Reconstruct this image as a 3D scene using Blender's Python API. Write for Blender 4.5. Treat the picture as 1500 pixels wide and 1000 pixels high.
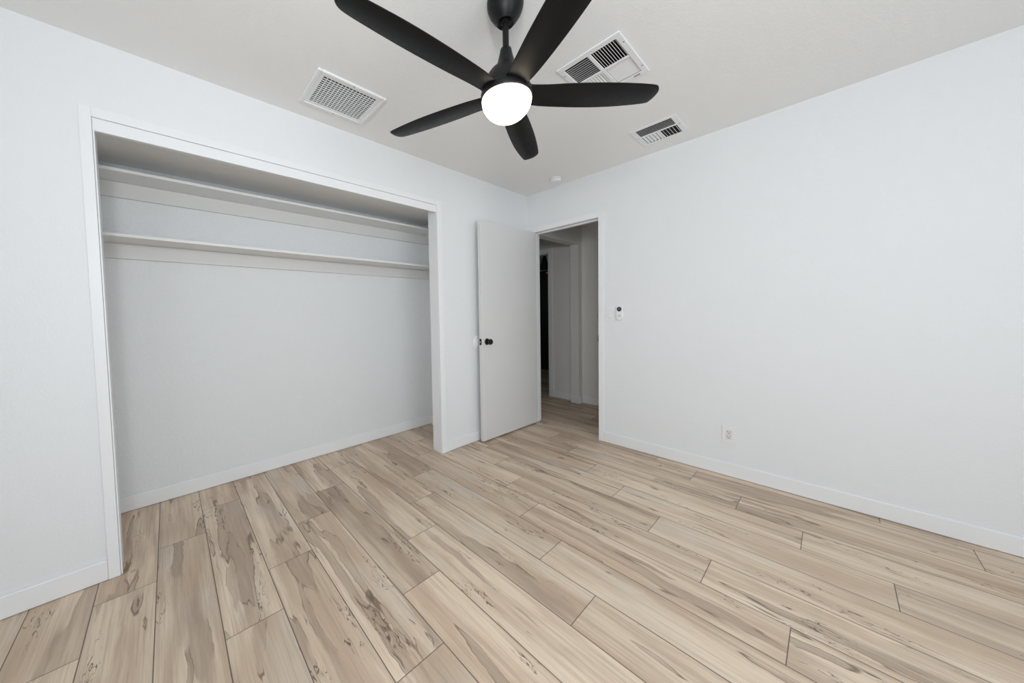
import bpy, bmesh, math, random
from math import radians, pi, sin, cos
from mathutils import Vector, Matrix

for o in list(bpy.data.objects):
    bpy.data.objects.remove(o)
SC = bpy.context.scene
COL = SC.collection

# ------------------------------------------------------------------ camera
CAM = Vector((-2.96006, -2.18518, 1.18846))
YAW, PITCH, ROLL, FPX = 0.852656864, -0.041484005, -0.020851061, 481.8226
PPX, PPY = -82.0409, -19.2403            # offset of the optical centre in a 1500 x 1000 frame
fw = Vector((cos(PITCH) * cos(YAW), cos(PITCH) * sin(YAW), sin(PITCH)))
rt = Vector((sin(YAW), -cos(YAW), 0))
up = rt.cross(fw)
r2 = cos(ROLL) * rt + sin(ROLL) * up
u2 = -sin(ROLL) * rt + cos(ROLL) * up
cd = bpy.data.cameras.new('camera')
cam = bpy.data.objects.new('camera', cd)
COL.objects.link(cam)
M = Matrix.Identity(4)
for i in range(3):
    M[i][0], M[i][1], M[i][2], M[i][3] = r2[i], u2[i], -fw[i], CAM[i]
cam.matrix_world = M
cd.sensor_fit = 'HORIZONTAL'
cd.sensor_width = 36
cd.lens = FPX * 36 / 1500
cd.shift_x = -PPX / 1500
cd.shift_y = PPY / 1500
cd.clip_start = 0.02
SC.camera = cam

# ------------------------------------------------------------------ world, light, exposure
SC.view_settings.view_transform = 'Standard'
SC.view_settings.look = 'None'
SC.view_settings.gamma = 1
SC.view_settings.use_curve_mapping = False
SC.view_settings.exposure = -0.12
SC.cycles.diffuse_bounces = 8            # white rooms need the later bounces
SC.cycles.max_bounces = 12
W = bpy.data.worlds.new('sky')
SC.world = W
W.use_nodes = True
W.node_tree.nodes['Background'].inputs[0].default_value = (0.75, 0.87, 1.0, 1)
W.node_tree.nodes['Background'].inputs[1].default_value = 1.0


def area(name, loc, target, sx, sy, power, colour, spread=180):
    d = bpy.data.lights.new(name, 'AREA')
    d.shape = 'RECTANGLE'
    d.size, d.size_y = sx, sy
    d.energy = power
    d.color = colour
    d.spread = radians(spread)
    o = bpy.data.objects.new(name, d)
    o.location = loc
    o.rotation_euler = (Vector(target) - Vector(loc)).to_track_quat('-Z', 'Y').to_euler()
    COL.objects.link(o)
    return o


# daylight through the windows, the photographer's flash (partly bounced off the ceiling behind the camera), and an added far room fill
P_BACK, P_SIDE, P_BOUNCE, P_FLASH, P_LAMP, P_FAR = 58, 15, 9, 13, 6.0, 0.5
area('daylight_window_back', (-2.52, -4.40, 1.45), (-2.52, 0, 1.45), 2.3, 1.3, P_BACK, (0.86, 0.94, 1.0))
area('daylight_window_side', (-4.20, -2.50, 1.45), (0, -2.50, 1.45), 2.0, 1.3, P_SIDE, (0.86, 0.94, 1.0))
area('bounce_flash', (-3.10, -2.60, 1.55), (-2.55, -2.10, 2.44), 0.30, 0.30, P_BOUNCE, (0.90, 0.95, 1.0))
area('flash', (-3.17, -2.35, 1.79), (-0.6, -0.6, 1.5), 0.20, 0.20, P_FLASH, (1.0, 0.98, 0.96))
area('fill_far_room', (2.2, 2.05, 1.5), (2.0, 0.6, 1.6), 0.7, 0.9, P_FAR, (0.95, 0.97, 1.0))  # added fill that lifts the far room's back wall; no window there

# ------------------------------------------------------------------ mesh helpers


def bm_new():
    return bmesh.new()


def add_box(bm, x0, x1, y0, y1, z0, z1, mat=None):
    v = [bm.verts.new((x, y, z)) for z in (z0, z1) for y in (y0, y1) for x in (x0, x1)]
    if mat is not None:
        for q in v:
            q.co = mat @ q.co
    f = [(0, 2, 3, 1), (4, 5, 7, 6), (0, 1, 5, 4), (2, 6, 7, 3), (0, 4, 6, 2), (1, 3, 7, 5)]
    return [bm.faces.new([v[i] for i in a]) for a in f]


def add_lathe(bm, prof, n=48, mat=None, cap=True):
    rings = []
    for r, z in prof:
        if r < 1e-5:
            rings.append([bm.verts.new((0, 0, z))])
        else:
            rings.append([bm.verts.new((r * cos(2 * pi * i / n), r * sin(2 * pi * i / n), z)) for i in range(n)])
    for a, b in zip(rings[:-1], rings[1:]):
        for i in range(n):
            j = (i + 1) % n
            if len(a) == 1 and len(b) == 1:
                continue
            if len(a) == 1:
                bm.faces.new((a[0], b[j], b[i]))
            elif len(b) == 1:
                bm.faces.new((a[i], a[j], b[0]))
            else:
                bm.faces.new((a[i], a[j], b[j], b[i]))
    if cap:
        for rg, rev in ((rings[0], True), (rings[-1], False)):
            if len(rg) > 1:
                bm.faces.new(rg[::-1] if rev else rg)
    if mat is not None:
        for rg in rings:
            for v in rg:
                v.co = mat @ v.co


def add_prism(bm, pts, z0, z1, mat=None):
    """outline pts (x, y) extruded from z0 to z1"""
    a = [bm.verts.new((x, y, z0)) for x, y in pts]
    b = [bm.verts.new((x, y, z1)) for x, y in pts]
    n = len(pts)
    bm.faces.new(a[::-1])
    bm.faces.new(b)
    for i in range(n):
        j = (i + 1) % n
        bm.faces.new((a[i], a[j], b[j], b[i]))
    if mat is not None:
        for v in a + b:
            v.co = mat @ v.co


def rrect(w, h, r, n=6):
    pts = []
    for cx, cy, a0 in ((w / 2 - r, h / 2 - r, 0), (-w / 2 + r, h / 2 - r, 90), (-w / 2 + r, -h / 2 + r, 180), (w / 2 - r, -h / 2 + r, 270)):
        for i in range(n + 1):
            a = radians(a0 + 90 * i / n)
            pts.append((cx + r * cos(a), cy + r * sin(a)))
    return pts


def obj(name, bm, mat, parent=None, smooth=False, bevel=0.0, seg=2):
    bmesh.ops.recalc_face_normals(bm, faces=bm.faces)
    me = bpy.data.meshes.new(name)
    bm.to_mesh(me)
    bm.free()
    o = bpy.data.objects.new(name, me)
    COL.objects.link(o)
    me.materials.append(mat)
    if parent is not None:
        o.parent = parent
    if smooth:
        for p in me.polygons:
            p.use_smooth = True
    if bevel > 0:
        m = o.modifiers.new('edge', 'BEVEL')
        m.width = bevel
        m.segments = seg
        m.limit_method = 'ANGLE'
        m.angle_limit = radians(40)
    return o


def autosmooth(o, ang=40):
    me = o.data
    for p in me.polygons:
        p.use_smooth = True
    bm = bmesh.new()
    bm.from_mesh(me)
    for e in bm.edges:
        if len(e.link_faces) == 2 and e.calc_face_angle(0) > radians(ang):
            e.smooth = False
    bm.to_mesh(me)
    bm.free()
    return o


def boxes(name, lst, mat, parent=None, bevel=0.0):
    bm = bm_new()
    for b in lst:
        add_box(bm, *b)
    return obj(name, bm, mat, parent, bevel=bevel)


def struct(o):
    o['kind'] = 'structure'
    return o


def thing(name, label, cat, loc, group=None, rot=None):
    o = bpy.data.objects.new(name, None)
    o.empty_display_size = 0.05
    COL.objects.link(o)
    o.matrix_world = Matrix.Translation(Vector(loc)) @ (rot if rot is not None else Matrix.Identity(4))
    o['label'] = label
    o['category'] = cat
    if group:
        o['group'] = group
    return o


# ------------------------------------------------------------------ materials
class NT:
    def __init__(self, name):
        self.m = bpy.data.materials.new(name)
        self.m.use_nodes = True
        self.t = self.m.node_tree
        self.b = self.t.nodes['Principled BSDF']
        self.out = self.t.nodes['Material Output']

    def n(self, typ, **kw):
        nd = self.t.nodes.new(typ)
        for k, v in kw.items():
            setattr(nd, k, v)
        return nd

    def link(self, a, b):
        self.t.links.new(a, b)

    def val(self, sock, v):
        if isinstance(v, bpy.types.NodeSocket):
            self.link(v, sock)
        else:
            sock.default_value = v

    def math(self, op, a, b=0.0, c=0.0, clamp=False):
        nd = self.n('ShaderNodeMath', operation=op, use_clamp=clamp)
        self.val(nd.inputs[0], a)
        self.val(nd.inputs[1], b)
        self.val(nd.inputs[2], c)
        return nd.outputs[0]

    def ramp(self, v, a, b, lo=0.0, hi=1.0, smooth=True):
        nd = self.n('ShaderNodeMapRange', interpolation_type='SMOOTHSTEP' if smooth else 'LINEAR')
        self.val(nd.inputs[0], v)
        for i, q in enumerate((a, b, lo, hi)):
            self.val(nd.inputs[i + 1], q)
        return nd.outputs[0]

    def comb(self, x, y, z):
        nd = self.n('ShaderNodeCombineXYZ')
        for i, q in enumerate((x, y, z)):
            self.val(nd.inputs[i], q)
        return nd.outputs[0]

    def noise(self, vec, scale=1.0, detail=3.0, rough=0.5, dist=0.0):
        nd = self.n('ShaderNodeTexNoise')
        self.val(nd.inputs['Vector'], vec)
        nd.inputs['Scale'].default_value = scale
        nd.inputs['Detail'].default_value = detail
        nd.inputs['Roughness'].default_value = rough
        nd.inputs['Distortion'].default_value = dist
        return nd.outputs[0]

    def mix(self, fac, a, b, blend='MIX'):
        nd = self.n('ShaderNodeMix', data_type='RGBA', blend_type=blend)
        self.val(nd.inputs[0], fac)
        for i, q in ((6, a), (7, b)):
            if isinstance(q, bpy.types.NodeSocket):
                self.link(q, nd.inputs[i])
            else:
                nd.inputs[i].default_value = (*q, 1)
        return nd.outputs[2]

    def bump(self, h, strength, dist):
        nd = self.n('ShaderNodeBump')
        nd.inputs['Strength'].default_value = strength
        nd.inputs['Distance'].default_value = dist
        self.link(h, nd.inputs['Height'])
        self.link(nd.outputs[0], self.b.inputs['Normal'])


def plain(name, col, rough=0.5, metal=0.0, spec=0.5, grain=0.0):
    t = NT(name)
    t.b.inputs['Base Color'].default_value = (*col, 1)
    t.b.inputs['Roughness'].default_value = rough
    t.b.inputs['Metallic'].default_value = metal
    t.b.inputs['Specular IOR Level'].default_value = spec
    tc = t.n('ShaderNodeTexCoord')
    nz = t.noise(tc.outputs['Object'], 60, 2)
    t.link(t.ramp(nz, 0.3, 0.7, max(0.0, rough - 0.04), min(1.0, rough + 0.04)), t.b.inputs['Roughness'])
    if grain:
        t.bump(t.noise(tc.outputs['Object'], 260, 2), grain, 0.001)
    return t.m


def plaster(name, col, scale, strength, dist):
    t = NT(name)
    t.b.inputs['Base Color'].default_value = (*col, 1)
    t.b.inputs['Roughness'].default_value = 0.6
    t.b.inputs['Specular IOR Level'].default_value = 0.25
    tc = t.n('ShaderNodeTexCoord')
    v = tc.outputs['Object']
    a = t.ramp(t.noise(v, scale, 3, 0.55, 0.4), 0.42, 0.62)
    b = t.noise(v, scale * 0.22, 2, 0.5)
    h = t.math('ADD', a, t.math('MULTIPLY', b, 0.6))
    t.bump(h, strength, dist)
    return t.m


def wood_floor():
    t = NT('spalted_maple_planks')
    PW, PL, X0, Y0, ST = 0.1983, 1.105, -0.075, -1.55, 0.2765
    tc = t.n('ShaderNodeTexCoord')
    sp = t.n('ShaderNodeSeparateXYZ')
    t.link(tc.outputs['Object'], sp.inputs[0])
    x, y = sp.outputs[0], sp.outputs[1]
    kx = t.math('DIVIDE', t.math('SUBTRACT', X0, x), PW)
    k = t.math('FLOOR', kx)
    fx = t.math('SUBTRACT', kx, k)
    yy = t.math('DIVIDE', t.math('ADD', t.math('SUBTRACT', y, Y0), t.math('MULTIPLY', k, ST)), PL)
    m = t.math('FLOOR', yy)
    fy = t.math('SUBTRACT', yy, m)
    wn = t.n('ShaderNodeTexWhiteNoise', noise_dimensions='3D')
    t.link(t.comb(k, m, 3.7), wn.inputs['Vector'])
    sr = t.n('ShaderNodeSeparateColor')
    t.link(wn.outputs['Color'], sr.inputs[0])
    ra, rb, rc = sr.outputs[0], sr.outputs[1], sr.outputs[2]
    px = t.math('ADD', t.math('MULTIPLY', fx, PW), t.math('MULTIPLY', ra, 53.0))
    py = t.math('ADD', t.math('MULTIPLY', fy, PL), t.math('MULTIPLY', rb, 71.0))

    def co(sx, sy, off=0.0):
        return t.comb(t.math('MULTIPLY', px, sx), t.math('MULTIPLY', py, sy), t.math('ADD', t.math('MULTIPLY', rc, 19.0), off))
    # cream sapwood against tan wood
    wob = t.math('MULTIPLY', t.math('SUBTRACT', t.noise(co(5, 7.0, 31.0), 1, 3, 0.6), 0.5), 0.034)
    pxw = t.math('ADD', px, wob)

    def cw(sx, sy, off=0.0):
        return t.comb(t.math('MULTIPLY', pxw, sx), t.math('MULTIPLY', py, sy), t.math('ADD', t.math('MULTIPLY', rc, 19.0), off))
    n1 = t.noise(cw(10, 1.1), 1, 4, 0.55, 0.3)
    col = t.mix(t.ramp(n1, 0.36, 0.64), (0.740, 0.605, 0.462), (0.560, 0.418, 0.302))
    col = t.mix(t.ramp(t.noise(co(5, 1.6, 44.0), 1, 2), 0.52, 0.70, 0.0, 0.5), col, (0.68, 0.615, 0.525))
    # grey brown heartwood, dark and sharp at its wavy edge, fading away from it
    soft = t.ramp(t.noise(co(6, 2.2, 61.0), 1, 2), 0.42, 0.58, 0.010, 0.12)
    for off, sx, sy, th0, amt in ((5.3, 10, 0.85, 0.575, 0.80), (57.7, 14, 1.3, 0.64, 0.62)):
        n2 = t.noise(cw(sx, sy, off), 1, 2.4, 0.45, 0.15)
        d = t.math('SUBTRACT', n2, t.math('ADD', th0, t.math('MULTIPLY', t.math('SUBTRACT', rb, 0.5), 0.12)))
        band = t.math('MULTIPLY', t.ramp(d, t.math('MULTIPLY', soft, -0.5), soft), t.ramp(d, 0.03, 0.20, 1.0, 0.55))
        tone = t.ramp(t.noise(cw(40, 2.0, off + 3.0), 1, 3, 0.6), 0.35, 0.65, 0.72, 1.0)
        col = t.mix(t.math('MULTIPLY', t.math('MULTIPLY', band, amt), tone), col, (0.370, 0.274, 0.202))
        edge = t.ramp(t.math('ABSOLUTE', t.math('SUBTRACT', d, 0.004)), 0.001, 0.009, 1.0, 0.0)
        emask = t.math('MULTIPLY', t.ramp(soft, 0.03, 0.08, 1.0, 0.0), t.ramp(t.noise(co(9, 4.2, off + 8.1), 1, 2), 0.36, 0.52))
        col = t.mix(t.math('MULTIPLY', t.math('MULTIPLY', edge, emask), 0.75), col, (0.12, 0.082, 0.058))
    # wavy long grain
    n3 = t.noise(co(66, 1.7, 2.2), 1, 5, 0.66, 0.25)
    col = t.mix(t.ramp(n3, 0.46, 0.70, 0.0, 0.50), col, (0.40, 0.295, 0.215))
    n4 = t.noise(co(230, 4.5, 4.1), 1, 2, 0.5)
    col = t.mix(t.ramp(n4, 0.40, 0.70, 0.0, 0.20), col, (0.31, 0.23, 0.17))
    # ink black spalting squiggles in patches
    n5 = t.noise(cw(48, 7.5, 11.0), 1, 2, 0.55, 0.7)
    sq = t.ramp(t.math('ABSOLUTE', t.math('SUBTRACT', n5, 0.5)), 0.004, 0.020, 1.0, 0.0)
    pm = t.ramp(t.noise(co(13, 2.6, 14.0), 1, 2), 0.60, 0.65)
    col = t.mix(t.math('MULTIPLY', t.math('MULTIPLY', sq, pm), 0.85), col, (0.075, 0.055, 0.042))
    # small dark knots and flecks
    n6 = t.noise(cw(16, 4.2, 21.0), 1, 3, 0.5, 0.5)
    col = t.mix(t.ramp(n6, 0.70, 0.77, 0.0, 0.75), col, (0.15, 0.105, 0.075))
    # tint of each plank
    hv = t.n('ShaderNodeHueSaturation')
    t.link(col, hv.inputs['Color'])
    t.link(t.ramp(ra, 0, 1, 0.92, 1.07, False), hv.inputs['Value'])
    hv.inputs['Saturation'].default_value = 0.95
    col = hv.outputs[0]
    # bevelled joints
    ex = t.math('MULTIPLY', t.math('MINIMUM', fx, t.math('SUBTRACT', 1.0, fx)), PW)
    ey = t.math('MULTIPLY', t.math('MINIMUM', fy, t.math('SUBTRACT', 1.0, fy)), PL)
    seam = t.math('MAXIMUM', t.ramp(ex, 0.0011, 0.0024, 1, 0), t.ramp(ey, 0.0009, 0.0020, 1, 0))
    col = t.mix(t.math('MULTIPLY', seam, 0.85), col, (0.075, 0.062, 0.052))
    t.link(col, t.b.inputs['Base Color'])
    t.link(t.ramp(n3, 0.3, 0.7, 0.42, 0.52), t.b.inputs['Roughness'])
    t.b.inputs['Specular IOR Level'].default_value = 0.30
    h = t.math('SUBTRACT', t.math('MULTIPLY', n4, 0.15), seam)
    t.bump(h, 0.35, 0.0015)
    return t.m


M_WALL = plaster('wall_paint', (0.775, 0.79, 0.805), 110, 0.16, 0.003)
M_CEIL = plaster('ceiling_paint', (0.86, 0.86, 0.85), 110, 0.16, 0.003)
M_HALL = plaster('hall_paint_warm_bounce', (0.78, 0.768, 0.752), 110, 0.16, 0.003)  # warm bounce light in the hall is mixed into this wall colour
M_CLOS = plaster('closet_paint', (0.765, 0.78, 0.79), 95, 0.32, 0.004)
M_TRIM = plain('trim_paint', (0.805, 0.815, 0.83), 0.40, spec=0.35)
M_CLEAT = plain('cleat_paint_shaded', (0.68, 0.675, 0.66), 0.45, spec=0.3)  # darker than the boards: the shelf's shade is put into the colour
M_SHELF = plain('shelf_paint', (0.79, 0.79, 0.78), 0.45, spec=0.3)
M_DOOR = plain("door_paint", (0.675, 0.675, 0.67), 0.42)
M_FLOOR = wood_floor()
M_BLACK = plain('fan_black', (0.0055, 0.0055, 0.006), 0.40, spec=0.22)
M_KNOB = plain('knob_black', (0.006, 0.006, 0.006), 0.35, spec=0.3)
M_STEEL = plain('latch_steel', (0.55, 0.55, 0.54), 0.35, metal=1)
M_VENT = plain('vent_white', (0.82, 0.83, 0.84), 0.4)
M_DUCT = plain('duct_dark', (0.11, 0.11, 0.11), 0.7)
M_PLAST = plain('white_plastic', (0.80, 0.805, 0.81), 0.3)
M_PLAST2 = plain('white_plastic_insert', (0.70, 0.705, 0.71), 0.3)
M_GREY = plain('grey_print', (0.32, 0.32, 0.33), 0.5)
M_DARKP = plain('dark_plastic', (0.02, 0.02, 0.023), 0.3)
M_SLOT = plain('outlet_slot', (0.03, 0.03, 0.03), 0.6)
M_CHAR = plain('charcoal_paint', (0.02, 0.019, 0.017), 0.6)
M_SHADE = plain('pendant_black', (0.006, 0.006, 0.009), 0.5)


def lamp_glass():
    t = NT('frosted_lamp_glass')
    t.b.inputs['Base Color'].default_value = (0.95, 0.93, 0.9, 1)
    t.b.inputs['Roughness'].default_value = 0.25
    t.b.inputs['Emission Color'].default_value = (1.0, 0.84, 0.62, 1)
    t.b.inputs['Emission Strength'].default_value = P_LAMP
    return t.m


def window_glass():
    t = NT('window_glass')
    tr = t.n('ShaderNodeBsdfTransparent')
    gl = t.n('ShaderNodeBsdfGlossy')
    gl.inputs['Roughness'].default_value = 0.02
    mx = t.n('ShaderNodeMixShader')
    mx.inputs[0].default_value = 0.06
    t.link(tr.outputs[0], mx.inputs[1])
    t.link(gl.outputs[0], mx.inputs[2])
    t.link(mx.outputs[0], t.out.inputs[0])
    return t.m


M_LAMP = lamp_glass()
M_GLASS = window_glass()

# ------------------------------------------------------------------ room shell
H = 2.44                     # ceiling
WT = 0.11                    # partition thickness
XB, YB = -3.90, -4.10        # hidden walls behind the camera
CX0, CX1, CZ = -3.177, -1.244, 2.098      # closet opening
CY = 0.70                    # closet back wall
CIL, CIR = -3.32, -0.835      # closet side walls
DY0, DY1, DZ = -0.782, -0.078, 2.036      # clear door opening
JB = 0.018                   # jamb board
HX = 1.09                    # far side of the hallway
HY0, HY1 = -1.9, 2.2
FX = 3.0                     # far room

struct(boxes('floor', [(XB - WT, FX + 0.1, YB - WT, HY1 + 0.1, -0.1, 0.0)], M_FLOOR))

# ceiling with the three duct openings left out
ducts = [(-2.312, -1.992, -0.442, -0.188), (-1.372, -1.040, -1.518, -1.242), (-0.452, -0.186, -1.482, -1.246)]
xs = sorted({XB - WT, FX + 0.1} | {d[0] for d in ducts} | {d[1] for d in ducts})
ys = sorted({YB - WT, HY1 + 0.1} | {d[2] for d in ducts} | {d[3] for d in ducts})
bm = bm_new()
for xa, xb in zip(xs[:-1], xs[1:]):
    for ya, yb in zip(ys[:-1], ys[1:]):
        mx, my = (xa + xb) / 2, (ya + yb) / 2
        if any(d[0] < mx < d[1] and d[2] < my < d[3] for d in ducts):
            continue
        add_box(bm, xa, xb, ya, yb, H, H + 0.12)
bmesh.ops.remove_doubles(bm, verts=bm.verts, dist=1e-5)
struct(obj('ceiling', bm, M_CEIL))

struct(boxes('wall_left', [(XB - WT, CX0 - JB, 0, WT, 0, H), (CX1 + JB, 0.0, 0, WT, 0, H), (CX0 - JB, CX1 + JB, 0, WT, CZ + JB, H)], M_WALL))
struct(boxes('wall_right', [(0, WT, YB - WT, DY0 - JB, 0, H), (0, WT, DY1 + JB, HY1, 0, H), (0, WT, DY0 - JB, DY1 + JB, DZ + JB, H)], M_WALL))
wx0, wx1, wz0, wz1 = -3.65, -1.40, 0.80, 2.10
struct(boxes('wall_back', [(XB - WT, wx0, YB - WT, YB, 0, H), (wx1, 0.0, YB - WT, YB, 0, H), (wx0, wx1, YB - WT, YB, 0, wz0), (wx0, wx1, YB - WT, YB, wz1, H)], M_WALL))
sy0, sy1 = -3.50, -1.50
struct(boxes('wall_side', [(XB - WT, XB, YB, sy0, 0, H), (XB - WT, XB, sy1, 0.0, 0, H), (XB - WT, XB, sy0, sy1, 0, wz0), (XB - WT, XB, sy0, sy1, wz1, H)], M_WALL))
# closet
struct(boxes('wall_closet_back', [(CIL - WT, CIR + WT, CY, CY + WT, 0, H)], M_CLOS))
struct(boxes('ceiling_closet', [(CIL, CIR, WT, CY, 2.145, H)], M_CEIL))
struct(boxes('wall_closet_left', [(CIL - WT, CIL, WT, CY, 0, H)], M_CLOS))
struct(boxes('wall_closet_right', [(CIR, CIR + WT, WT, CY, 0, H)], M_CLOS))


def window(i, axis, a0, a1, pos):
    """window in a wall: frame, sash bar and pane"""
    def bx(a, b, z0, z1, d0, d1):
        return (a, b, pos - d1, pos - d0, z0, z1) if axis == 'x' else (pos - d1, pos - d0, a, b, z0, z1)
    f = boxes('window_%d' % i, [bx(a0, a0 + .05, wz0, wz1, .02, .08), bx(a1 - .05, a1, wz0, wz1, .02, .08),
              bx(a0 + .05, a1 - .05, wz0, wz0 + .05, .02, .08), bx(a0 + .05, a1 - .05, wz1 - .05, wz1, .02, .08),
              bx((a0 + a1) / 2 - .02, (a0 + a1) / 2 + .02, wz0 + .05, wz1 - .05, .03, .07)], M_TRIM)
    struct(f)
    boxes('pane', [bx(a0 + .05, a1 - .05, wz0 + .05, wz1 - .05, .048, .052)], M_GLASS, f)
    return f


window(1, 'x', wx0, wx1, YB)
window(2, 'y', sy0, sy1, XB)

# hallway beyond the door
FY0, FY1, FZ = 0.445, 1.22, 2.03          # dark doorway across the hallway
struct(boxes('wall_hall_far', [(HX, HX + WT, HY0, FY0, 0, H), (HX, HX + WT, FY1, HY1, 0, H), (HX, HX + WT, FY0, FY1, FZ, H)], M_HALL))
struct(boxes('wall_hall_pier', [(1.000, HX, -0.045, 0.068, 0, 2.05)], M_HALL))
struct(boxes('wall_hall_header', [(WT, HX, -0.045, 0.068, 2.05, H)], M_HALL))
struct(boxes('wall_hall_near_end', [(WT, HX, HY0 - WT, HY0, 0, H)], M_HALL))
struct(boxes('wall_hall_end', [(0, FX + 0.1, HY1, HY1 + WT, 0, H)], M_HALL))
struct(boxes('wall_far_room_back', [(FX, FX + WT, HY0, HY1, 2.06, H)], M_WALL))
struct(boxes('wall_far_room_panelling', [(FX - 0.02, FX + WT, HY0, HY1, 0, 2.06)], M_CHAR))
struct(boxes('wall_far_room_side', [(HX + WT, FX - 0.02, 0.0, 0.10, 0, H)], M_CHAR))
struct(boxes('trim_4', [(0.30, 0.95, 0.30, 0.36, H - 0.015, H), (0.30, 0.95, 0.80, 0.86, H - 0.015, H), (0.30, 0.36, 0.36, 0.80, H - 0.015, H), (0.89, 0.95, 0.36, 0.80, H - 0.015, H)], M_TRIM))

# ------------------------------------------------------------------ baseboards
BH, BT = 0.096, 0.012


def base(name, lst):
    struct(boxes(name, lst, M_TRIM, bevel=0.005))


base('baseboard_left', [(XB, -3.217, -BT, 0, 0.002, BH), (-1.190, 0.0, -BT, 0, 0.002, BH)])
base('baseboard_right', [(-BT, 0, YB, -0.831, 0.002, BH)])
base('baseboard_closet', [(CIL, CIR, CY - BT, CY, 0.002, BH), (CIL, CIL + BT, WT, CY - BT, 0.002, BH), (CIR - BT, CIR, WT, CY - BT, 0.002, BH)])
base('baseboard_hall', [(HX - BT, HX, HY0, -0.045 - BT, 0.002, BH), (HX - BT, HX, 0.068, 0.385, 0.002, BH), (1.000 - BT, 1.000, -0.045 - BT, 0.068, 0.002, BH), (1.000, HX, -0.045 - BT, -0.045, 0.002, BH)])

# ------------------------------------------------------------------ closet opening trim
CT = 0.012
struct(boxes('trim_1', [
    (CX0 - JB, CX0, -0.002, WT + 0.004, 0.002, CZ), (CX1, CX1 + JB, -0.002, WT + 0.004, 0.002, CZ), (CX0 - JB, CX1 + JB, -0.002, WT + 0.004, CZ, CZ + JB),
    (-3.217, CX0 - 0.001, -CT, 0, 0.002, 2.141), (CX1 + 0.001, -1.190, -CT, 0, 0.002, 2.141), (CX0 - 0.001, CX1 + 0.001, -CT, 0, CZ + 0.001, 2.141),
    (CX0, CX1, -0.006, 0.013, 2.042, CZ - 0.0005), (CX0, CX0 + 0.006, -0.006, 0.013, 0.002, 2.042)], M_TRIM, bevel=0.002))

# door opening trim: jamb boards, stops and casing
dt = struct(boxes('trim_2', [
    (-0.001, WT + 0.001, DY1, DY1 + JB, 0.002, DZ), (-0.001, WT + 0.001, DY0 - JB, DY0, 0.002, DZ), (-0.001, WT + 0.001, DY0 - JB, DY1 + JB, DZ, DZ + JB),
    (0.042, 0.078, DY1 - 0.011, DY1, 0.002, DZ), (0.042, 0.078, DY0, DY0 + 0.011, 0.002, DZ), (0.042, 0.078, DY0 + .011, DY1 - .011, DZ - 0.011, DZ),
    (-CT, 0, DY1 + 0.004, DY1 + 0.055, 0.002, 2.088), (-CT, 0, DY0 - 0.049, DY0 - 0.002, 0.002, 2.088), (-CT, 0, DY0 - 0.002, DY1 + 0.004, DZ + 0.002, 2.088),
    (WT, WT + CT, DY0 - 0.055, DY0 - 0.004, 0.002, 2.088), (WT, WT + CT, DY0 - 0.004, DY1 + 0.0, DZ + 0.004, 2.088)], M_TRIM, bevel=0.002))
boxes('strike_plate', [(-0.013, 0.024, DY0 - 0.001, DY0 + 0.002, 0.918, 0.975)], M_KNOB, dt)

# doorway across the hallway
struct(boxes('trim_3', [(HX - CT, HX, 0.385, 0.437, 0.002, 2.085), (HX - CT, HX, 1.228, 1.28, 0.002, 2.085), (HX - CT, HX, 0.437, 1.228, FZ + 0.004, 2.085),
              (HX, HX + WT, FY0 - 0.003, FY0 + 0.015, 0.002, FZ), (HX, HX + WT, FY0, FY1, FZ - 0.015, FZ + 0.002)], M_TRIM, bevel=0.002))

# ------------------------------------------------------------------ the open door
HP = Vector((-0.004, -0.112))            # near face at the hinge
LP = Vector((-0.822, -0.094))            # near face at the latch edge
dirv = (LP - HP).normalized()
ang = math.atan2(dirv.y, dirv.x)
DW, DTH = (LP - HP).length, 0.036
droot = Matrix.Translation((HP.x, HP.y, 0)) @ Matrix.Rotation(ang, 4, 'Z')
# local: +x runs to the latch edge, -y is behind the near face (toward the closet wall)
bm = bm_new()
add_box(bm, 0, DW, -DTH, 0, 0.016, 2.034)
door = struct(obj('door_1', bm, M_DOOR, bevel=0.002))
door.matrix_world = droot
KX, KZ = DW - 0.062, 0.935


def knob_bm(side):
    b = bm_new()
    prof = [(0.0, 0.0), (0.029, 0.0), (0.030, 0.004), (0.026, 0.008), (0.012, 0.010), (0.011, 0.026), (0.018, 0.031), (0.0255, 0.040), (0.0265, 0.048), (0.023, 0.056), (0.013, 0.060), (0.0, 0.061)]
    mat = Matrix.Translation((KX, 0 if side > 0 else -DTH, KZ)) @ Matrix.Rotation(radians(-90 if side > 0 else 90), 4, 'X')
    add_lathe(b, prof, 32, mat)
    return b


autosmooth(obj('door_knob', knob_bm(1), M_KNOB, door))
autosmooth(obj('door_knob', knob_bm(-1), M_KNOB, door))
lp = boxes('latch_plate', [(DW - 0.002, DW + 0.002, -0.030, -0.006, KZ - 0.028, KZ + 0.028)], M_KNOB, door)
boxes('latch_bolt', [(DW + 0.002, DW + 0.011, -0.024, -0.012, KZ - 0.008, KZ + 0.008)], M_STEEL, lp)
for hz in (0.24, 1.05, 1.82):
    b = bm_new()
    add_lathe(b, [(0.006, hz - 0.045), (0.006, hz + 0.045)], 16, Matrix.Translation((0.006, -DTH - 0.002, 0)))
    obj('hinge', b, M_TRIM, door, smooth=False)

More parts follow.
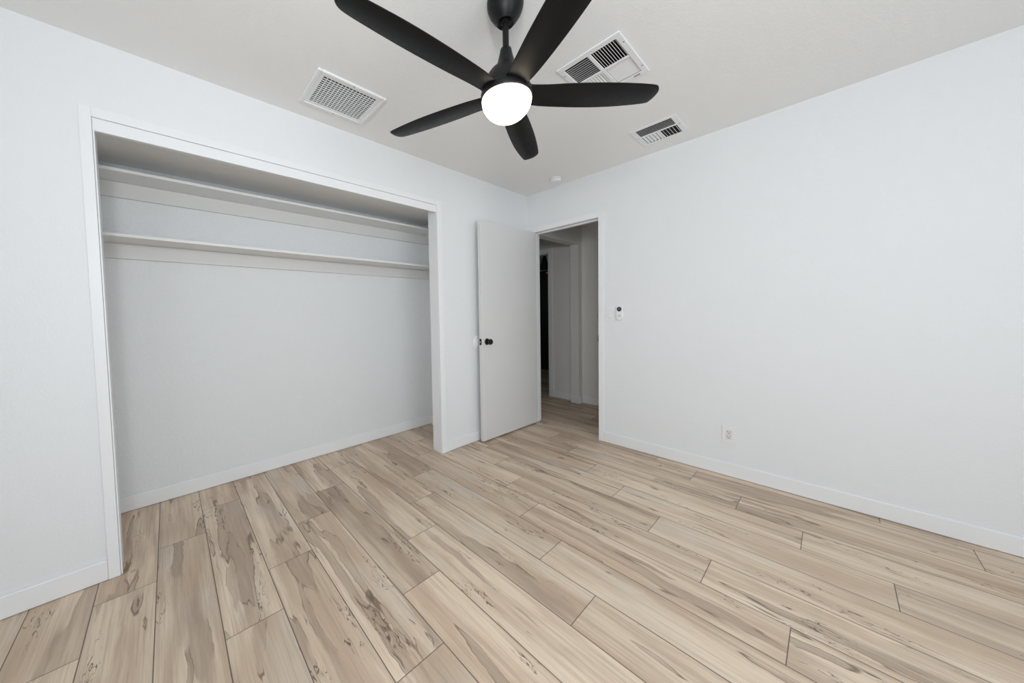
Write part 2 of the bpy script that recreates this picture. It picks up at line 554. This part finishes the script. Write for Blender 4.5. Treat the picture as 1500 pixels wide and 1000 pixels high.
# white bumper on the wall behind the knob
t = thing('door_bumper', 'round white wall bumper behind the knob of the open door', 'door stop', (-0.782, 0, 0.928), rot=Matrix.Rotation(radians(90), 4, 'X'))
b = bm_new()
add_lathe(b, [(0.0, 0.0), (0.062, 0.0), (0.062, 0.003), (0.050, 0.009), (0.036, 0.011), (0.0, 0.011)], 10)
obj('base_plate', b, M_PLAST, t)
b = bm_new()
add_lathe(b, [(0.0, 0.011), (0.030, 0.011), (0.030, 0.020), (0.024, 0.023), (0.0, 0.018)], 32)
autosmooth(obj('cushion', b, M_PLAST, t))

# ------------------------------------------------------------------ closet shelves


def shelf(label, zt, y0):
    t = thing('closet_shelf', label, 'shelf', ((CIL + CIR) / 2, CY, zt), 'white shelves across the closet')
    L = (CIR - CIL) / 2 - 0.001
    boxes('shelf_board', [(-L, L, y0 - CY, -0.002, -0.018, 0)], M_SHELF, t, bevel=0.002)
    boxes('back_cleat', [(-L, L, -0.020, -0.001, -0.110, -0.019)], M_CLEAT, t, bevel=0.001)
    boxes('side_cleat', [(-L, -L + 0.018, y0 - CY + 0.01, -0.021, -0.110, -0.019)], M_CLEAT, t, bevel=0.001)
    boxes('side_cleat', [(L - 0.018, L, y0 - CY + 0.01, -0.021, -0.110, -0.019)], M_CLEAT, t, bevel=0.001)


shelf('upper of the two long white closet shelves, nearest the closet ceiling', 2.053, 0.478)
shelf('lower of the two long white closet shelves, below the other shelf', 1.684, 0.455)

# ------------------------------------------------------------------ ceiling fan
FC = Vector((-1.8928, -1.3035))
fan = thing('ceiling_fan', 'black five-blade ceiling fan with a lit white globe lamp', 'ceiling fan', (FC.x, FC.y, H))
ZB = 2.0691 - H
b = bm_new()
add_lathe(b, [(0.0, -0.001), (0.071, -0.001), (0.0725, -0.010), (0.0715, -0.030), (0.0635, -0.052), (0.051, -0.072), (0.0395, -0.086), (0.034, -0.092), (0.031, -0.089), (0.024, -0.086), (0.0, -0.084)], 64)
autosmooth(obj('canopy', b, M_BLACK, fan), 50)
b = bm_new()
add_lathe(b, [(0.0, -0.082), (0.020, -0.084), (0.019, -0.092), (0.0125, -0.096), (0.0125, -0.205), (0.0, -0.205)], 32)
autosmooth(obj('downrod', b, M_BLACK, fan))
b = bm_new()
add_lathe(b, [(0.0, -0.189), (0.019, -0.190), (0.0225, -0.194), (0.025, -0.209), (0.034, -0.243), (0.040, -0.260), (0.0415, -0.263), (0.048, -0.267), (0.065, -0.283), (0.078, -0.301), (0.088, -0.323), (0.095, -0.347), (0.097, ZB + 0.010), (0.0, ZB + 0.010)], 64)
autosmooth(obj('motor_housing', b, M_BLACK, fan), 35)
b = bm_new()
add_lathe(b, [(0.0, ZB + 0.012), (0.098, ZB + 0.012), (0.102, ZB + 0.008), (0.1035, ZB + 0.002), (0.1035, ZB - 0.014), (0.1015, ZB - 0.018), (0.0, ZB - 0.018)], 64)
autosmooth(obj('light_ring', b, M_BLACK, fan), 35)
b = bm_new()
prof = []
for i in range(21):
    a = i / 20 * pi / 2
    prof.append((0.0995 * cos(a) ** 1.15 if i < 20 else 0.0, ZB - 0.022 - 0.083 * sin(a)))
add_lathe(b, [(0.0, ZB - 0.0185), (0.0985, ZB - 0.0185)] + prof, 64)
autosmooth(obj('light_globe', b, M_LAMP, fan), 60)

EA = [(.085, -.028), (.16, -.036), (.246, -.050), (.333, -.062), (.42, -.072), (.5, -.079), (.58, -.084), (.628, -.085), (.648, -.081), (.661, -.070), (.667, -.055)]
EB = [(.666, -.034), (.659, -.014), (.647, -.001), (.592, .013), (.521, .027), (.46, .037), (.399, .045), (.304, .054), (.209, .060), (.149, .062), (.085, .060)]
BL = [(-34.686, -0.2216, -0.0838), (25.687, -0.2143, -0.0612), (99.468, -0.0901, -0.1098), (170.786, -0.1328, -0.0872), (243.892, -0.1861, -0.0408)]


def blade(th, pit, dr):
    """crescent blade: cross sections along r, rounded edges, real thickness"""
    th = radians(th)

    def place(r, t, h):
        tt = t
        x = r * cos(th) - tt * sin(th)
        y = r * sin(th) + tt * cos(th)
        return (x, y, ZB + tt * pit - dr * r + h)

    def skew(r, t):
        return t + 0.0204 + 0.1368 * (r - 0.35)

    bm = bm_new()
    out = [(r, skew(r, t)) for r, t in EA + EB]
    # smooth the outline
    ring = []
    for i in range(len(out) - 1):
        p0 = out[max(i - 1, 0)]
        p1, p2 = out[i], out[i + 1]
        p3 = out[min(i + 2, len(out) - 1)]
        for s in range(4):
            u = s / 4
            q = [0.5 * (2 * p1[j] + (p2[j] - p0[j]) * u + (2 * p0[j] - 5 * p1[j] + 4 * p2[j] - p3[j]) * u * u + (3 * p1[j] - p0[j] - 3 * p2[j] + p3[j]) * u ** 3) for j in (0, 1)]
            ring.append(q)
    ring.append(out[-1])
    n = len(ring)
    cxm = sum(q[0] for q in ring) / n
    cym = sum(q[1] for q in ring) / n

    def inset(q, d):
        i = ring.index(q)
        a, c = ring[i - 1], ring[(i + 1) % n]
        tx, ty = c[0] - a[0], c[1] - a[1]
        l = math.hypot(tx, ty) or 1
        return (q[0] - ty / l * d, q[1] + tx / l * d)
    loops = []
    for d, h in ((0.004, -0.0040), (0.0, -0.0015), (0.0, 0.0015), (0.004, 0.0040)):
        loops.append([bm.verts.new(place(*inset(q, d), h)) for q in ring])
    for a, c in zip(loops[:-1], loops[1:]):
        for i in range(n):
            j = (i + 1) % n
            bm.faces.new((a[i], a[j], c[j], c[i]))
    # top and bottom skins as strips between the two edges
    for lp_, flip in ((loops[0], True), (loops[-1], False)):
        i, j = 0, n - 1
        while j - i > 2:
            f = (lp_[i], lp_[i + 1], lp_[j - 1], lp_[j])
            bm.faces.new(f[::-1] if flip else f)
            i += 1
            j -= 1
        if j - i == 2:
            f = (lp_[i], lp_[i + 1], lp_[j])
            bm.faces.new(f[::-1] if flip else f)
    return bm


for a in BL:
    autosmooth(obj('blade', blade(*a), M_BLACK, fan), 40)

# ------------------------------------------------------------------ ceiling vents


def slat(bm, axis, c, a0, a1, z, w, tilt, th=0.0014):
    """one louvre centred at c across, running a0..a1, tilted about its length"""
    if axis == 'y':
        mat = Matrix.Translation((c, (a0 + a1) / 2, z)) @ Matrix.Rotation(tilt, 4, 'Y')
        add_box(bm, -w / 2, w / 2, -(a1 - a0) / 2, (a1 - a0) / 2, -th / 2, th / 2, mat)
    else:
        mat = Matrix.Translation(((a0 + a1) / 2, c, z)) @ Matrix.Rotation(tilt, 4, 'X')
        add_box(bm, -(a1 - a0) / 2, (a1 - a0) / 2, -w / 2, w / 2, -th / 2, th / 2, mat)


def duct(parent, d, cx, cy):
    x0, x1, y0, y1 = d[0] - cx + .0012, d[1] - cx - .0012, d[2] - cy + .0012, d[3] - cy - .0012
    boxes('duct', [(x0, x0 + .001, y0, y1, 0.001, .16), (x1 - .001, x1, y0, y1, 0.001, .16), (x0, x1, y0, y0 + .001, 0.001, .16), (x0, x1, y1 - .001, y1, 0.001, .16), (x0, x1, y0, y1, .16, .161)], M_DUCT, parent)


def frame(parent, cx, cy, outer, inner, z0, extra=(), bevel=0.002):
    ox0, ox1, oy0, oy1 = outer
    ix0, ix1, iy0, iy1 = inner
    L = [(ox0, ix0, oy0, oy1, z0, -.0005), (ix1, ox1, oy0, oy1, z0, -.0005), (ix0, ix1, oy0, iy0, z0, -.0005), (ix0, ix1, iy1, oy1, z0, -.0005)] + list(extra)
    return boxes('frame', [(a - cx, b - cx, c - cy, d - cy, e, f) for a, b, c, d, e, f in L], M_VENT, parent, bevel=bevel)


def screws(parent, pts, z):
    for x, y in pts:
        b = bm_new()
        add_lathe(b, [(0.0, z - 0.0015), (0.0035, z - 0.0015), (0.0045, z)], 12, Matrix.Translation((x, y, 0)))
        obj('screw', b, M_GREY, parent)


# return grille near the closet wall
d = ducts[0]
cx, cy = (d[0] + d[1]) / 2, (d[2] + d[3]) / 2
t = thing('return_grille', 'white egg-crate return grille on the ceiling near the closet', 'ceiling vent', (cx, cy, H))
frame(t, cx, cy, (-2.343, -1.960, -0.476, -0.154), (-2.322, -1.980, -0.455, -0.174), -0.014, bevel=0.004)
boxes('inner_frame', [(a - cx, b - cx, c - cy, e - cy, -0.009, -0.0005) for a, b, c, e in ((-2.3218, -2.300, -.4548, -.1742), (-2.002, -1.9802, -.4548, -.1742), (-2.300, -2.002, -.4548, -.436), (-2.300, -2.002, -.192, -.1742))], M_VENT, t, bevel=0.001)
b = bm_new()
nx, ny = 15, 14
gx0, gx1, gy0, gy1 = -2.300 - cx, -2.002 - cx, -.436 - cy, -.192 - cy
for i in range(1, nx):
    c = gx0 + (gx1 - gx0) * i / nx
    add_box(b, c - .0020, c + .0020, gy0, gy1, -.008, -.0060)
for i in range(1, ny):
    c = gy0 + (gy1 - gy0) * i / ny
    add_box(b, gx0, gx1, c - .0032, c + .0032, -.0078, -.0058)
obj('egg_crate', b, M_VENT, t)
duct(t, d, cx, cy)
screws(t, [((gx0 + gx1) / 2, -.466 - cy), ((gx0 + gx1) / 2, -.164 - cy)], -0.014)

# four way register partly behind the right fan blade
d = ducts[1]
cx, cy = (d[0] + d[1]) / 2, (d[2] + d[3]) / 2
t = thing('air_register', 'larger white four-way register on the ceiling, behind the right fan blade', 'ceiling vent', (cx, cy, H), 'white ceiling registers')
ox = (-1.394, -1.018, -1.538, -1.222)
ix = (-1.362, -1.050, -1.510, -1.250)
mx, my = -1.207, -1.381
frame(t, cx, cy, ox, ix, -0.007, [(mx - .008, mx + .008, ix[2], ix[3], -.006, 0), (ix[0], mx - .008, my - .009, my + .009, -.006, 0), (mx + .008, ix[1], my - .009, my + .009, -.006, 0)], bevel=0.003)


def bank(parent, cx, cy, axis, x0, x1, y0, y1, n, w, tilt):
    b = bm_new()
    for i in range(n):
        f = (i + 0.5) / n
        if axis == 'y':
            slat(b, 'y', x0 + (x1 - x0) * f - cx, y0 - cy, y1 - cy, 0.001, w, tilt)
        else:
            slat(b, 'x', y0 + (y1 - y0) * f - cy, x0 - cx, x1 - cx, 0.001, w, tilt)
    obj('louver_bank', b, M_VENT, parent)


bank(t, cx, cy, 'y', ix[0], mx - .008, my + .009, ix[3], 10, .0085, radians(-36))
bank(t, cx, cy, 'x', ix[0], mx - .008, ix[2], my - .009, 10, .0105, radians(57))
bank(t, cx, cy, 'y', mx + .008, ix[1], ix[2], my - .009, 11, .0094, radians(24))
bank(t, cx, cy, 'x', mx + .008, ix[1], my + .009, ix[3], 9, .0102, radians(-26))
duct(t, d, cx, cy)
screws(t, [(-1.320 - cx, -1.528 - cy), (-1.094 - cx, -1.528 - cy), (-1.327 - cx, -1.233 - cy), (-1.094 - cx, -1.233 - cy)], -0.007)
boxes('damper_lever', [(-1.046 - cx, -1.038 - cx, -1.500 - cy, -1.470 - cy, -.011, -.007)], M_GREY, t)

# smaller three way register by the right wall
d = ducts[2]
cx, cy = (d[0] + d[1]) / 2, (d[2] + d[3]) / 2
t = thing('air_register', 'smaller white three-way register on the ceiling beside the right wall', 'ceiling vent', (cx, cy, H), 'white ceiling registers')
ox = (-0.473, -0.170, -1.506, -1.222)
ix = (-0.446, -0.195, -1.472, -1.256)
mx = -0.333
my = (ix[2] + ix[3]) / 2 - 0.005
frame(t, cx, cy, ox, ix, -0.006, [(mx - .007, mx + .007, ix[2], ix[3], -.006, 0), (mx + .007, ix[1], my - .004, my + .004, -.005, 0)], bevel=0.003)
bank(t, cx, cy, 'y', ix[0], mx - .007, ix[2], ix[3], 5, .0095, radians(-28))
bank(t, cx, cy, 'x', mx + .007, ix[1], ix[2], my - .004, 5, .0135, radians(56))
bank(t, cx, cy, 'x', mx + .007, ix[1], my + .004, ix[3], 5, .0160, radians(-22))
duct(t, d, cx, cy)
screws(t, [(mx - cx, -1.490 - cy), (mx - cx, -1.238 - cy)], -0.006)

# ------------------------------------------------------------------ smoke detector
t = thing('smoke_detector', 'small round white smoke detector on the ceiling near the corner', 'smoke detector', (-0.182, -0.464, H))
b = bm_new()
add_lathe(b, [(0.0, -0.0005), (0.050, -0.0005), (0.051, -0.006), (0.050, -0.010), (0.0, -0.010)], 40)
autosmooth(obj('mounting_base', b, M_PLAST, t))
b = bm_new()
add_lathe(b, [(0.0, -0.010), (0.046, -0.011), (0.048, -0.016), (0.047, -0.026), (0.040, -0.033), (0.028, -0.036), (0.0, -0.037)], 40)
autosmooth(obj('cover', b, M_PLAST, t))

# ------------------------------------------------------------------ devices on the right wall
RW = Matrix(((0, 0, -1, 0), (-1, 0, 0, 0), (0, 1, 0, 0), (0, 0, 0, 1)))   # local x -> -y, local y -> z, local z -> -x (into the room)


def plate(parent, name, w, h, r, z0, z1, mat, bevel=0.0015, cx=0, cy=0):
    b = bm_new()
    add_prism(b, [(x + cx, y + cy) for x, y in rrect(w, h, r)], z0, z1)
    return obj(name, b, mat, parent, bevel=bevel)


t = thing('light_switch', 'white rocker light switch beside the door frame', 'light switch', (0, -0.889, 1.164), rot=RW)
plate(t, 'wall_plate', 0.074, 0.122, 0.004, 0.0003, 0.0055, M_PLAST)
plate(t, 'rocker_frame', 0.036, 0.069, 0.002, 0.0053, 0.0066, M_PLAST2, 0.0004)
b = bm_new()
add_prism(b, rrect(0.031, 0.064, 0.002), 0, 0.004)
rk = obj('rocker', b, M_PLAST, t, bevel=0.0008)
rk.matrix_local = Matrix.Translation((0, 0, 0.0062)) @ Matrix.Rotation(radians(-4), 4, 'X')

t = thing('fan_remote', 'white oval fan remote with a round black top, on the wall by the switch', 'remote control', (0, -0.972, 1.171), rot=RW)
plate(t, 'wall_cradle', 0.060, 0.090, 0.0295, 0.0003, 0.010, M_PLAST, 0.003, cy=-0.017)
plate(t, 'body', 0.055, 0.124, 0.027, 0.004, 0.022, M_PLAST, 0.005)
b = bm_new()
add_lathe(b, [(0.0, 0.0225), (0.0195, 0.0225), (0.0195, 0.0240), (0.0180, 0.0250), (0.0, 0.0250)], 40, Matrix.Translation((0, 0.036, 0)))
pad = autosmooth(obj('button_pad', b, M_DARKP, t))
for kx, ky in ((0.008, 0.044), (-0.008, 0.044), (0.008, 0.030), (-0.008, 0.030), (0, 0.037)):
    b = bm_new()
    add_lathe(b, [(0.0, 0.0250), (0.0028, 0.0250), (0.0024, 0.0258), (0.0, 0.0258)], 12, Matrix.Translation((kx, ky, 0)))
    obj('button', b, M_GREY, pad)
plate(t, 'printed_mark', 0.026, 0.006, 0.001, 0.0221, 0.0224, M_GREY, 0, cy=-0.022)

t = thing('light_switch', 'grey-looking switch plate on the hallway wall, half hidden by the door frame', 'light switch', (HX, -0.277, 1.17), rot=RW)
plate(t, 'wall_plate', 0.072, 0.120, 0.004, 0.0003, 0.0055, M_PLAST2)
plate(t, 'rocker', 0.032, 0.066, 0.002, 0.0053, 0.0080, M_PLAST, 0.0006)

t = thing('wall_outlet', 'white duplex power outlet low on the right wall', 'power outlet', (0, -1.7175, 0.2985), rot=RW)
plate(t, 'wall_plate', 0.075, 0.119, 0.004, 0.0003, 0.0055, M_PLAST)
rc = plate(t, 'receptacle', 0.034, 0.068, 0.002, 0.0050, 0.0072, M_PLAST2, 0.0004)
for sy in (0.018, -0.016):
    for sx, w, h, yy in ((-0.0065, 0.0028, 0.0085, 0.004), (0.0065, 0.0028, 0.0070, 0.004), (0.0, 0.0056, 0.0056, -0.0075)):
        plate(rc, 'slot', w, h, min(w, h) * 0.45, 0.0070, 0.0075, M_SLOT, 0, cx=sx, cy=sy + yy)

# ------------------------------------------------------------------ beyond the hallway
t = thing('pendant_lamp', 'dark flared pendant shade hanging in the unlit room beyond the hallway', 'pendant lamp', (1.75, 0.955, H))
b = bm_new()
add_lathe(b, [(0.0, -0.001), (0.05, -0.001), (0.05, -0.02), (0.0, -0.022)], 24)
obj('canopy', b, M_SHADE, t)
b = bm_new()
add_lathe(b, [(0.004, -0.02), (0.004, -0.30)], 10)
obj('cord', b, M_SHADE, t)
b = bm_new()
add_lathe(b, [(0.0, -0.29), (0.020, -0.30), (0.026, -0.34), (0.045, -0.40), (0.062, -0.47), (0.072, -0.54), (0.0, -0.54)], 32)
autosmooth(obj('shade', b, M_SHADE, t))

t = thing('coat_hook', 'tiny pale hook on the dark doorway frame across the hallway', 'hook', (HX + 0.02, FY0 + 0.0155, 1.755))
b = bm_new()
add_box(b, -0.006, 0.006, 0, 0.003, -0.02, 0.02)
obj('hook_plate', b, M_PLAST, t)
b = bm_new()
pts = [(0.003, 0.012), (0.016, 0.006), (0.026, -0.010), (0.034, -0.004), (0.038, 0.008)]
for (ya, za), (yb, zb) in zip(pts[:-1], pts[1:]):
    L = math.hypot(yb - ya, zb - za)
    mat = Matrix.Translation((0, ya, za)) @ Matrix.Rotation(math.atan2(zb - za, yb - ya), 4, 'X')
    add_box(b, -0.003, 0.003, 0, L, -0.002, 0.002, mat)
obj('hook_arm', b, M_PLAST, t)
